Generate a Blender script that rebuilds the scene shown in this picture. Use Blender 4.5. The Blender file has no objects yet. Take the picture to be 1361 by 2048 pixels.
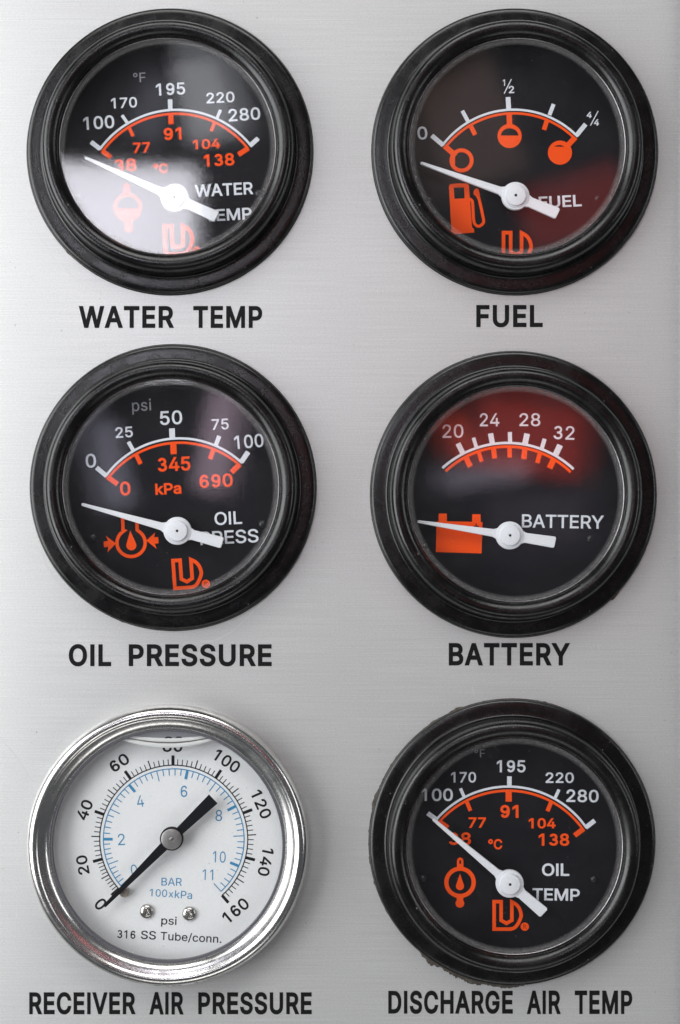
import bpy, bmesh, math, random, json
from mathutils import Vector, Matrix, noise
from mathutils.geometry import delaunay_2d_cdt as cdt

random.seed(7)
SC = bpy.context.scene
COL = SC.collection
PI = math.pi

# ------------------------------------------------------------------ camera, world, lamps
S = 0.000105            # metres on the panel per photograph pixel
D = 0.36                # camera distance from the panel
CX, CY = 680.5, 1024.0  # middle of the photograph
PY = 1076.0             # height of the optical axis in the photograph

cam_d = bpy.data.cameras.new('camera')
cam = bpy.data.objects.new('camera', cam_d)
COL.objects.link(cam)
cam.location = (0, -D, (CY - PY) * S)
cam.rotation_euler = (PI / 2, 0, 0)
cam_d.sensor_width = 36
cam_d.lens = 36 * D / (2048 * S)
cam_d.shift_y = (PY - CY) / 2048
cam_d.clip_start = 0.01
cam_d.clip_end = 50
cam_d.dof.use_dof = True
cam_d.dof.focus_distance = D - 0.0025
cam_d.dof.aperture_fstop = 8.0
SC.camera = cam

w = bpy.data.worlds.new('World')
SC.world = w
w.use_nodes = True
w.node_tree.nodes['Background'].inputs[0].default_value = (0.86, 0.92, 1.0, 1)
w.node_tree.nodes['Background'].inputs[1].default_value = 0.075


def lamp(name, loc, size, radiance, colour=(1, 1, 1), aim=(0, 0, 0), spread=180):
    l = bpy.data.lights.new(name, 'AREA')
    l.shape = 'RECTANGLE'
    l.size, l.size_y = size
    l.energy = radiance * PI * size[0] * size[1]
    if spread < 180:      # a narrower beam is brighter along its axis for the same power
        h = math.radians(spread) / 2
        l.energy *= (math.tan(h) - h) / math.tan(h)
    l.color = colour
    l.spread = math.radians(spread)
    o = bpy.data.objects.new(name, l)
    o.location = loc
    o.rotation_euler = (Vector(aim) - Vector(loc)).to_track_quat('-Z', 'Y').to_euler()
    COL.objects.link(o)
    return o


lamp('overhead_softbox', (-0.06, -0.80, 0.95), (0.9, 0.5), 5.2, (1.0, 0.985, 0.97))
lamp('side_softbox', (-0.72, -0.52, 0.08), (0.6, 0.9), 6.0, (0.97, 0.985, 1.0))
lamp('narrow_side_softbox', (0.80, -0.50, 0.10), (0.11, 0.6), 5.5, (0.97, 0.98, 1.0))
lamp('low_softbox', (0.1, -0.75, -0.90), (0.8, 0.3), 2.0, (1.0, 0.98, 0.96))
# unseen lamps added to stand in for surroundings mirrored in the gauge glasses
def reflection_lamp(name, x, z, sx, sz, rad, col, roll=0.0):
    o = lamp(name, (x, -1.0, z), (sx, sz), rad, col, (x * 0.265, 0, z * 0.265 - 0.004), 34)
    o.rotation_euler.rotate_axis('Z', math.radians(roll))
    return o
reflection_lamp('white_reflection_lamp', -0.200, 0.222, 0.180, 0.126, 14.5, (0.93, 0.91, 1.0))
reflection_lamp('grey_reflection_lamp', -0.100, 0.352, 0.052, 0.085, 3.2, (0.92, 0.93, 1.0), 12)
reflection_lamp('pale_reflection_lamp', -0.150, 0.335, 0.030, 0.055, 0.8, (0.8, 0.82, 1.0), -20)
reflection_lamp('brown_reflection_lamp', 0.090, 0.325, 0.085, 0.115, 0.55, (1.0, 0.66, 0.56), 20)
reflection_lamp('red_reflection_lamp', 0.200, 0.240, 0.110, 0.075, 1.2, (1.0, 0.09, 0.07), 14)
reflection_lamp('mauve_reflection_lamp', -0.088, 0.085, 0.032, 0.11, 2.8, (1.0, 0.76, 0.94), -12)
reflection_lamp('lilac_reflection_lamp', -0.190, 0.060, 0.030, 0.09, 1.8, (0.8, 0.78, 1.0), 15)
reflection_lamp('crimson_reflection_lamp', 0.152, 0.086, 0.104, 0.076, 2.3, (1.0, 0.07, 0.04), -8)
reflection_lamp('scarlet_reflection_lamp', 0.083, 0.086, 0.024, 0.055, 2.9, (1.0, 0.09, 0.04), 20)
reflection_lamp('violet_reflection_lamp', 0.110, 0.046, 0.08, 0.020, 1.4, (0.9, 0.8, 1.0), 8)
reflection_lamp('dim_violet_reflection_lamp', 0.160, 0.005, 0.09, 0.05, 0.25, (0.9, 0.75, 1.0), 8)

SC.view_settings.view_transform = 'Standard'
SC.view_settings.look = 'None'
SC.view_settings.exposure = 0.0
SC.view_settings.gamma = 1.0
SC.cycles.use_denoising = True
SC.cycles.max_bounces = 10
SC.cycles.transparent_max_bounces = 16

# ------------------------------------------------------------------ materials
def mat(name):
    m = bpy.data.materials.new(name)
    m.use_nodes = True
    nt = m.node_tree
    b = nt.nodes['Principled BSDF']
    tc = nt.nodes.new('ShaderNodeTexCoord')
    return m, nt, b, tc.outputs['Object']


def N(nt, t, **kw):
    n = nt.nodes.new('ShaderNode' + t)
    for k, v in kw.items():
        setattr(n, k, v)
    return n


def noise_tex(nt, vec, scale, detail=3.0, rough=0.5, stretch=None):
    if stretch:
        mp = N(nt, 'Mapping')
        mp.inputs['Scale'].default_value = stretch
        nt.links.new(vec, mp.inputs[0])
        vec = mp.outputs[0]
    n = N(nt, 'TexNoise')
    n.inputs['Scale'].default_value = scale
    n.inputs['Detail'].default_value = detail
    n.inputs['Roughness'].default_value = rough
    nt.links.new(vec, n.inputs['Vector'])
    return n.outputs['Fac']


def remap(nt, v, a, b, c, d):
    r = N(nt, 'MapRange')
    for i, x in enumerate((a, b, c, d)):
        r.inputs[i + 1].default_value = x
    nt.links.new(v, r.inputs[0])
    return r.outputs[0]


def mixc(nt, f, a, b):
    m = N(nt, 'Mix', data_type='RGBA')
    if isinstance(f, float):
        m.inputs[0].default_value = f
    else:
        nt.links.new(f, m.inputs[0])
    for i, x in ((6, a), (7, b)):
        if isinstance(x, tuple):
            m.inputs[i].default_value = (*x, 1) if len(x) == 3 else x
        else:
            nt.links.new(x, m.inputs[i])
    return m.outputs[2]


def math2(nt, op, a, b):
    m = N(nt, 'Math', operation=op)
    for i, x in enumerate((a, b)):
        if isinstance(x, (int, float)):
            m.inputs[i].default_value = x
        else:
            nt.links.new(x, m.inputs[i])
    return m.outputs[0]


def bump(nt, b, h, strength, dist):
    bp = N(nt, 'Bump')
    bp.inputs['Strength'].default_value = strength
    bp.inputs['Distance'].default_value = dist
    nt.links.new(h, bp.inputs['Height'])
    nt.links.new(bp.outputs[0], b.inputs['Normal'])


def m_panel():
    m, nt, b, v = mat('brushed_steel_sheet')
    lines = noise_tex(nt, v, 1.0, 4, 0.6, (45, 3600, 45))
    grain = noise_tex(nt, v, 1.0, 2, 0.7, (2600, 4200, 2600))
    cloud = noise_tex(nt, v, 400, 3, 0.6)
    c = mixc(nt, remap(nt, lines, 0.3, 0.7, 0, 1), (0.56, 0.562, 0.557), (0.66, 0.662, 0.657))
    c = mixc(nt, remap(nt, cloud, 0.35, 0.7, 0, 0.03), c, (0.50, 0.505, 0.50))
    c = mixc(nt, remap(nt, grain, 0.34, 0.66, 0.0, 0.50), c, (0.44, 0.442, 0.445))
    # fine dark specks of dirt
    sp = noise_tex(nt, v, 900, 2, 0.6)
    area = noise_tex(nt, v, 38, 2, 0.5)
    f = math2(nt, 'MULTIPLY', remap(nt, sp, 0.70, 0.76, 0, 0.6), remap(nt, area, 0.50, 0.62, 0, 1))
    c = mixc(nt, f, c, (0.12, 0.11, 0.10))
    # sparse pale scuffs
    sc = noise_tex(nt, v, 1.0, 2, 0.5, (1700, 420, 1))
    f = remap(nt, sc, 0.76, 0.80, 0, 0.55)
    c = mixc(nt, f, c, (0.85, 0.85, 0.85))
    nt.links.new(c, b.inputs['Base Color'])
    b.inputs['Metallic'].default_value = 0.45
    nt.links.new(remap(nt, cloud, 0.3, 0.7, 0.38, 0.40), b.inputs['Roughness'])
    bump(nt, b, math2(nt, 'ADD', lines, math2(nt, 'MULTIPLY', grain, 0.4)), 0.13, 0.00002)
    return m


def m_black(name, base=0.010, rough=0.36, dust=1.0, tint=(1, 1, 1.05)):
    m, nt, b, v = mat(name)
    gr = noise_tex(nt, v, 5200, 2, 0.7)
    big = noise_tex(nt, v, 150, 4, 0.6)
    sp = noise_tex(nt, v, 1300, 1.5, 0.5)
    c = mixc(nt, remap(nt, big, 0.4, 0.75, 0, 0.35 * dust), tuple(base * t for t in tint), (0.009, 0.009, 0.009))
    c = mixc(nt, remap(nt, gr, 0.45, 0.8, 0, 0.30), c, (0.014, 0.014, 0.015))
    c = mixc(nt, remap(nt, sp, 0.76, 0.80, 0, 0.75 * dust), c, (0.40, 0.39, 0.38))
    nt.links.new(c, b.inputs['Base Color'])
    nt.links.new(remap(nt, math2(nt, 'ADD', big, math2(nt, 'MULTIPLY', gr, 0.4)), 0.5, 0.9, rough - 0.05, rough + 0.16), b.inputs['Roughness'])
    bump(nt, b, math2(nt, 'ADD', gr, math2(nt, 'MULTIPLY', sp, 0.6)), 0.22, 0.00008)
    return m


def m_plain(name, col, rough=0.5, metal=0.0, grain=0.12, scale=3500, bmp=0.05):
    m, nt, b, v = mat(name)
    gr = noise_tex(nt, v, scale, 3, 0.65)
    dark = tuple(x * (1 - grain * 2) for x in col)
    c = mixc(nt, remap(nt, gr, 0.3, 0.7, 0, 1), tuple(min(1, x * (1 + grain * 0.3)) for x in col), dark)
    nt.links.new(c, b.inputs['Base Color'])
    b.inputs['Roughness'].default_value = rough
    b.inputs['Metallic'].default_value = metal
    if bmp:
        bump(nt, b, gr, bmp * 2, 0.00005)
    return m


def m_dial_black():
    m, nt, b, v = mat('black_dial_paint')
    gr = noise_tex(nt, v, 4200, 2, 0.7)
    sp = noise_tex(nt, v, 1500, 1.5, 0.5)
    c = mixc(nt, remap(nt, gr, 0.35, 0.7, 0, 0.7), (0.0015, 0.0012, 0.003), (0.009, 0.007, 0.012))
    c = mixc(nt, remap(nt, sp, 0.775, 0.80, 0, 0.5), c, (0.3, 0.3, 0.32))
    nt.links.new(c, b.inputs['Base Color'])
    b.inputs['Roughness'].default_value = 0.6
    b.inputs['Specular IOR Level'].default_value = 0.15
    return m


def m_steel(name='polished_steel', col=(0.80, 0.79, 0.77), lo=0.17, hi=0.30):
    m, nt, b, v = mat(name)
    big = noise_tex(nt, v, 260, 5, 0.65)
    fine = noise_tex(nt, v, 2600, 3, 0.6)
    c = mixc(nt, remap(nt, math2(nt, 'ADD', big, math2(nt, 'MULTIPLY', fine, 0.5)), 0.62, 0.95, 0, 0.55), col, (0.42, 0.41, 0.40))
    nt.links.new(c, b.inputs['Base Color'])
    b.inputs['Metallic'].default_value = 1.0
    nt.links.new(remap(nt, big, 0.3, 0.7, lo, hi), b.inputs['Roughness'])
    bump(nt, b, math2(nt, 'ADD', big, math2(nt, 'MULTIPLY', fine, 0.1)), 0.09, 0.00012)
    return m


def m_glass(name, haze=0.03, radius=0.0224):
    """thin clean pane: Fresnel mirror over clear, with dust that thickens towards the rim"""
    m = bpy.data.materials.new(name)
    m.use_nodes = True
    nt = m.node_tree
    nt.nodes.clear()
    out = N(nt, 'OutputMaterial')
    tr = N(nt, 'BsdfTransparent')
    tr.inputs[0].default_value = (0.985, 0.99, 0.99, 1)
    gl = N(nt, 'BsdfGlossy')
    gl.inputs['Roughness'].default_value = 0.035
    fr = N(nt, 'Fresnel')
    geo = N(nt, 'NewGeometry')
    nt.links.new(remap(nt, geo.outputs['Backfacing'], 0, 1, 1.5, 1 / 1.5), fr.inputs['IOR'])
    mx = N(nt, 'MixShader')
    nt.links.new(fr.outputs[0], mx.inputs[0])
    nt.links.new(tr.outputs[0], mx.inputs[1])
    nt.links.new(gl.outputs[0], mx.inputs[2])
    df = N(nt, 'BsdfDiffuse')
    df.inputs[0].default_value = (0.62, 0.60, 0.60, 1)
    tc = N(nt, 'TexCoord')
    v = tc.outputs['Object']
    ln = N(nt, 'VectorMath', operation='LENGTH')
    nt.links.new(v, ln.inputs[0])
    rim = remap(nt, ln.outputs['Value'], radius * 0.965, radius * 1.0, 0, 0.16)
    n1 = noise_tex(nt, v, 2600, 3, 0.7)
    rim = math2(nt, 'MULTIPLY', rim, remap(nt, n1, 0.35, 0.65, 0.1, 1))
    sp = noise_tex(nt, v, 1700, 1.5, 0.5)
    spk = remap(nt, sp, 0.775, 0.80, 0, 0.30)
    base = remap(nt, noise_tex(nt, v, 120, 4, 0.6), 0.35, 0.75, haze * 0.2, haze)
    tot = math2(nt, 'ADD', math2(nt, 'ADD', rim, spk), base)
    m2 = N(nt, 'MixShader')
    nt.links.new(tot, m2.inputs[0])
    nt.links.new(mx.outputs[0], m2.inputs[1])
    nt.links.new(df.outputs[0], m2.inputs[2])
    nt.links.new(m2.outputs[0], out.inputs[0])
    return m


def m_clear(name, col, dens, rough=0.05, ior=1.4):
    """a see-through body that keeps part of the light"""
    m = bpy.data.materials.new(name)
    m.use_nodes = True
    nt = m.node_tree
    nt.nodes.clear()
    out = N(nt, 'OutputMaterial')
    tr = N(nt, 'BsdfTransparent')
    df = N(nt, 'BsdfDiffuse')
    df.inputs[0].default_value = (*col, 1)
    gl = N(nt, 'BsdfGlossy')
    gl.inputs['Roughness'].default_value = rough
    fr = N(nt, 'Fresnel')
    geo = N(nt, 'NewGeometry')
    nt.links.new(remap(nt, geo.outputs['Backfacing'], 0, 1, ior, 1 / ior), fr.inputs['IOR'])
    a = N(nt, 'MixShader')
    a.inputs[0].default_value = dens
    nt.links.new(tr.outputs[0], a.inputs[1])
    nt.links.new(df.outputs[0], a.inputs[2])
    c = N(nt, 'MixShader')
    nt.links.new(fr.outputs[0], c.inputs[0])
    nt.links.new(a.outputs[0], c.inputs[1])
    nt.links.new(gl.outputs[0], c.inputs[2])
    nt.links.new(c.outputs[0], out.inputs[0])
    return m


def dull(m, v):
    m.node_tree.nodes['Principled BSDF'].inputs['Specular IOR Level'].default_value = v
    return m


M = {
    'panel': m_panel(),
    'bezel': m_black('satin_black_bezel', 0.0025, 0.20, 0.45),
    'bezel_dusty': m_black('dusty_black_bezel', 0.0035, 0.21, 0.7, (1.05, 1, 0.97)),
    'cup': m_plain('dark_grey_cup', (0.015, 0.014, 0.017), 0.4, 0.0, 0.25, 2200),
    'dial': m_dial_black(),
    'dial_white': m_plain('white_dial_enamel', (0.84, 0.84, 0.845), 0.45, 0, 0.035, 2600, 0.02),
    'white': m_plain('white_print', (0.80, 0.82, 0.88), 0.55, 0, 0.10, 4200, 0),
    'grey': m_plain('dull_grey_print', (0.32, 0.32, 0.34), 0.6, 0, 0.15, 4200, 0),
    'orange': m_plain('orange_print', (1.0, 0.088, 0.003), 0.6, 0, 0.06, 4200, 0),
    'needle': m_plain('white_plastic', (0.84, 0.85, 0.89), 0.42, 0, 0.05, 3500, 0.03),
    'black_ink': m_plain('black_ink', (0.012, 0.012, 0.014), 0.5, 0, 0.2, 3000, 0),
    'caption': m_plain('black_screen_print', (0.008, 0.008, 0.009), 0.6, 0, 0.25, 2600, 0.02),
    'blue': m_plain('blue_print', (0.055, 0.28, 0.52), 0.6, 0, 0.12, 4200, 0),
    'black_needle': m_plain('matt_black_metal', (0.005, 0.005, 0.008), 0.5, 0, 0.2, 3000, 0.05),
    'steel': m_steel(),
    'hub_metal': m_steel('dull_hub_metal', (0.42, 0.40, 0.39), 0.35, 0.5),
    'screw': m_steel('screw_metal', (0.52, 0.50, 0.47), 0.18, 0.34),
    'gasket': m_plain('grey_gasket', (0.10, 0.10, 0.115), 0.5, 0, 0.2, 2500),
    'dark': m_plain('dark_hole', (0.006, 0.006, 0.006), 0.7, 0, 0.1, 2500, 0),
    'sealant': m_plain('dried_black_sealant', (0.085, 0.073, 0.060), 0.8, 0, 0.32, 1400, 0.5),
    'glass': m_glass('gauge_glass', 0.006),
    'glass_clean': m_glass('clear_gauge_window', 0.004, 0.0245),
    'bubble': m_clear('air_pocket', (0.27, 0.27, 0.30), 0.72, 0.1, 1.2),
    'meniscus': m_clear('liquid_edge', (0.78, 0.78, 0.77), 0.85, 0.12, 1.3),
    'meniscus_line': m_plain('liquid_edge_shade', (0.17, 0.16, 0.14), 0.4, 0, 0.2, 2500),
    'ring': m_plain('dull_metal_ring', (0.30, 0.29, 0.30), 0.32, 0.9, 0.3, 2200, 0.2),
    'pin': m_plain('tan_metal_pin', (0.42, 0.36, 0.31), 0.3, 0.5, 0.2, 2500),
    'backing': m_plain('grey_housing_paint', (0.42, 0.42, 0.425), 0.5, 0, 0.1, 2500),
    'rivet': m_plain('dark_rivet', (0.03, 0.03, 0.034), 0.35, 0.3, 0.2, 2500),
    'scratch': m_plain('bare_scratch', (0.66, 0.66, 0.66), 0.5, 0.2, 0.05, 2500, 0),
    'rust': m_plain('brown_residue', (0.10, 0.060, 0.040), 0.85, 0, 0.4, 1500, 0.4),
}

for k_ in ('caption', 'black_ink', 'black_needle', 'orange', 'white', 'grey', 'blue'):
    dull(M[k_], 0.15)

# ------------------------------------------------------------------ objects
def link(name, me, m, parent=None, smooth=False, label=None, kind=None):
    o = bpy.data.objects.new(name, me)
    COL.objects.link(o)
    if m is not None:
        me.materials.append(m)
    if parent is not None:
        o.parent = parent
    if smooth:
        me.shade_smooth()
    if label:
        o['label'] = label
    if kind:
        o['kind'] = kind
    return o


def thing(name, loc, label, cat, group=None):
    o = bpy.data.objects.new(name, None)
    o.empty_display_size = 0.01
    COL.objects.link(o)
    o.location = loc
    o.rotation_euler = (PI / 2, 0, 0)     # local x right, y up, z out of the panel
    o['label'] = label
    o['category'] = cat
    if group:
        o['group'] = group
    return o


def lathe(name, prof, m, parent, c=(0, 0), z=0.0, seg=128, label=None, smooth=True, mod=None, closed=False, sharp=0.6):
    """prof: (r, z) in millimetres; c, z in metres"""
    vs, fs = [], []
    rings = []
    for (r, h) in prof:
        if r < 1e-6:
            rings.append([len(vs)])
            vs.append((c[0], c[1], z + h / 1000))
        else:
            b = len(vs)
            for i in range(seg):
                a = 2 * PI * i / seg
                rr, hh = r, h
                if mod:
                    rr, hh = mod(a, r, h)
                vs.append((c[0] + rr / 1000 * math.cos(a), c[1] + rr / 1000 * math.sin(a), z + hh / 1000))
            rings.append(list(range(b, b + seg)))
    pairs = list(zip(rings, rings[1:]))
    if closed:
        pairs.append((rings[-1], rings[0]))
    for A, B in pairs:
        for i in range(seg):
            j = (i + 1) % seg
            if len(A) == 1 and len(B) == 1:
                continue
            if len(A) == 1:
                fs.append((A[0], B[i], B[j]))
            elif len(B) == 1:
                fs.append((A[j], A[i], B[0]))
            else:
                fs.append((A[j], A[i], B[i], B[j]))
    me = bpy.data.meshes.new(name)
    me.from_pydata(vs, [], fs)
    me.update()
    bm = bmesh.new()
    bm.from_mesh(me)
    bmesh.ops.recalc_face_normals(bm, faces=bm.faces)
    if smooth:
        for f in bm.faces:
            f.smooth = True
        for e in bm.edges:
            if len(e.link_faces) == 2 and e.calc_face_angle(0) > sharp:
                e.smooth = False
    bm.to_mesh(me)
    bm.free()
    return link(name, me, m, parent, label=label)


def smooth_prof(pts, k=3):
    """round a profile by a Catmull-Rom curve"""
    out = []
    n = len(pts)
    for i in range(n - 1):
        p0 = pts[max(0, i - 1)]
        p1, p2 = pts[i], pts[i + 1]
        p3 = pts[min(n - 1, i + 2)]
        for j in range(k):
            t = j / k
            q = []
            for d in (0, 1):
                a, b_, c_, e = p0[d], p1[d], p2[d], p3[d]
                q.append(0.5 * (2 * b_ + (c_ - a) * t + (2 * a - 5 * b_ + 4 * c_ - e) * t * t + (3 * b_ - a - 3 * c_ + e) * t ** 3))
            out.append(tuple(q))
    out.append(pts[-1])
    return out


# ---- flat shapes: clockwise contours add, anticlockwise contours cut
def area(P):
    return sum(P[i][0] * P[(i + 1) % len(P)][1] - P[(i + 1) % len(P)][0] * P[i][1] for i in range(len(P))) / 2


def cw(P):
    return P if area(P) < 0 else P[::-1]


def ccw(P):
    return P if area(P) > 0 else P[::-1]


def stroke(pts, hw, closed=False, limit=2.2):
    """clockwise quads along a line with mitred joints"""
    n = len(pts)
    L, R = [], []
    for i in range(n):
        p = Vector(pts[i])
        a = Vector(pts[i - 1]) if (i > 0 or closed) else None
        b = Vector(pts[(i + 1) % n]) if (i < n - 1 or closed) else None
        d1 = (p - a).normalized() if a is not None else None
        d2 = (b - p).normalized() if b is not None else None
        if d1 is None:
            d1 = d2
        if d2 is None:
            d2 = d1
        n1 = Vector((-d1.y, d1.x))
        n2 = Vector((-d2.y, d2.x))
        m_ = n1 + n2
        if m_.length < 1e-6:
            m_ = n1
        m_.normalize()
        k = min(limit, 1 / max(0.2, m_.dot(n1)))
        L.append(p + m_ * hw * k)
        R.append(p - m_ * hw * k)
    out = []
    for i in range(n if closed else n - 1):
        j = (i + 1) % n
        q = [tuple(L[i]), tuple(L[j]), tuple(R[j]), tuple(R[i])]
        if abs(area(q)) > 1e-12:
            out.append(cw(q))
    return out


def circ(cx, cy, r, n=32, ry=None, a0=0.0, a1=2 * PI):
    ry = ry or r
    full = abs(a1 - a0 - 2 * PI) < 1e-6
    k = n if full else n + 1
    return [(cx + r * math.cos(a0 + (a1 - a0) * i / n), cy + ry * math.sin(a0 + (a1 - a0) * i / n)) for i in range(k)]


def catmull(pts, k=6):
    return smooth_prof([tuple(p) for p in pts], k)


def wind(P, bb, x, y):
    if x < bb[0] or x > bb[1] or y < bb[2] or y > bb[3]:
        return 0
    w_ = 0
    x0, y0 = P[-1]
    for x1, y1 in P:
        if (y0 <= y) != (y1 <= y):
            c = (x1 - x0) * (y - y0) - (x - x0) * (y1 - y0)
            if y1 > y0 and c > 0:
                w_ += 1
            elif y1 < y0 and c < 0:
                w_ -= 1
        x0, y0 = x1, y1
    return w_


def union(contours, eps=1e-3):
    """triangles (as point triples) of everything the contours wind round"""
    V, E = [], []
    for P in contours:
        b = len(V)
        V += [Vector(p) for p in P]
        E += [(b + i, b + (i + 1) % len(P)) for i in range(len(P))]
    v, e, f, _, _, _ = cdt(V, E, [], 0, eps)
    BB = [(min(p[0] for p in P), max(p[0] for p in P), min(p[1] for p in P), max(p[1] for p in P)) for P in contours]
    out = []
    for t in f:
        cx = sum(v[i].x for i in t) / 3
        cy = sum(v[i].y for i in t) / 3
        if sum(wind(P, B, cx, cy) for P, B in zip(contours, BB)) != 0:
            out.append(tuple((v[i].x, v[i].y) for i in t))
    return out


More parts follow.
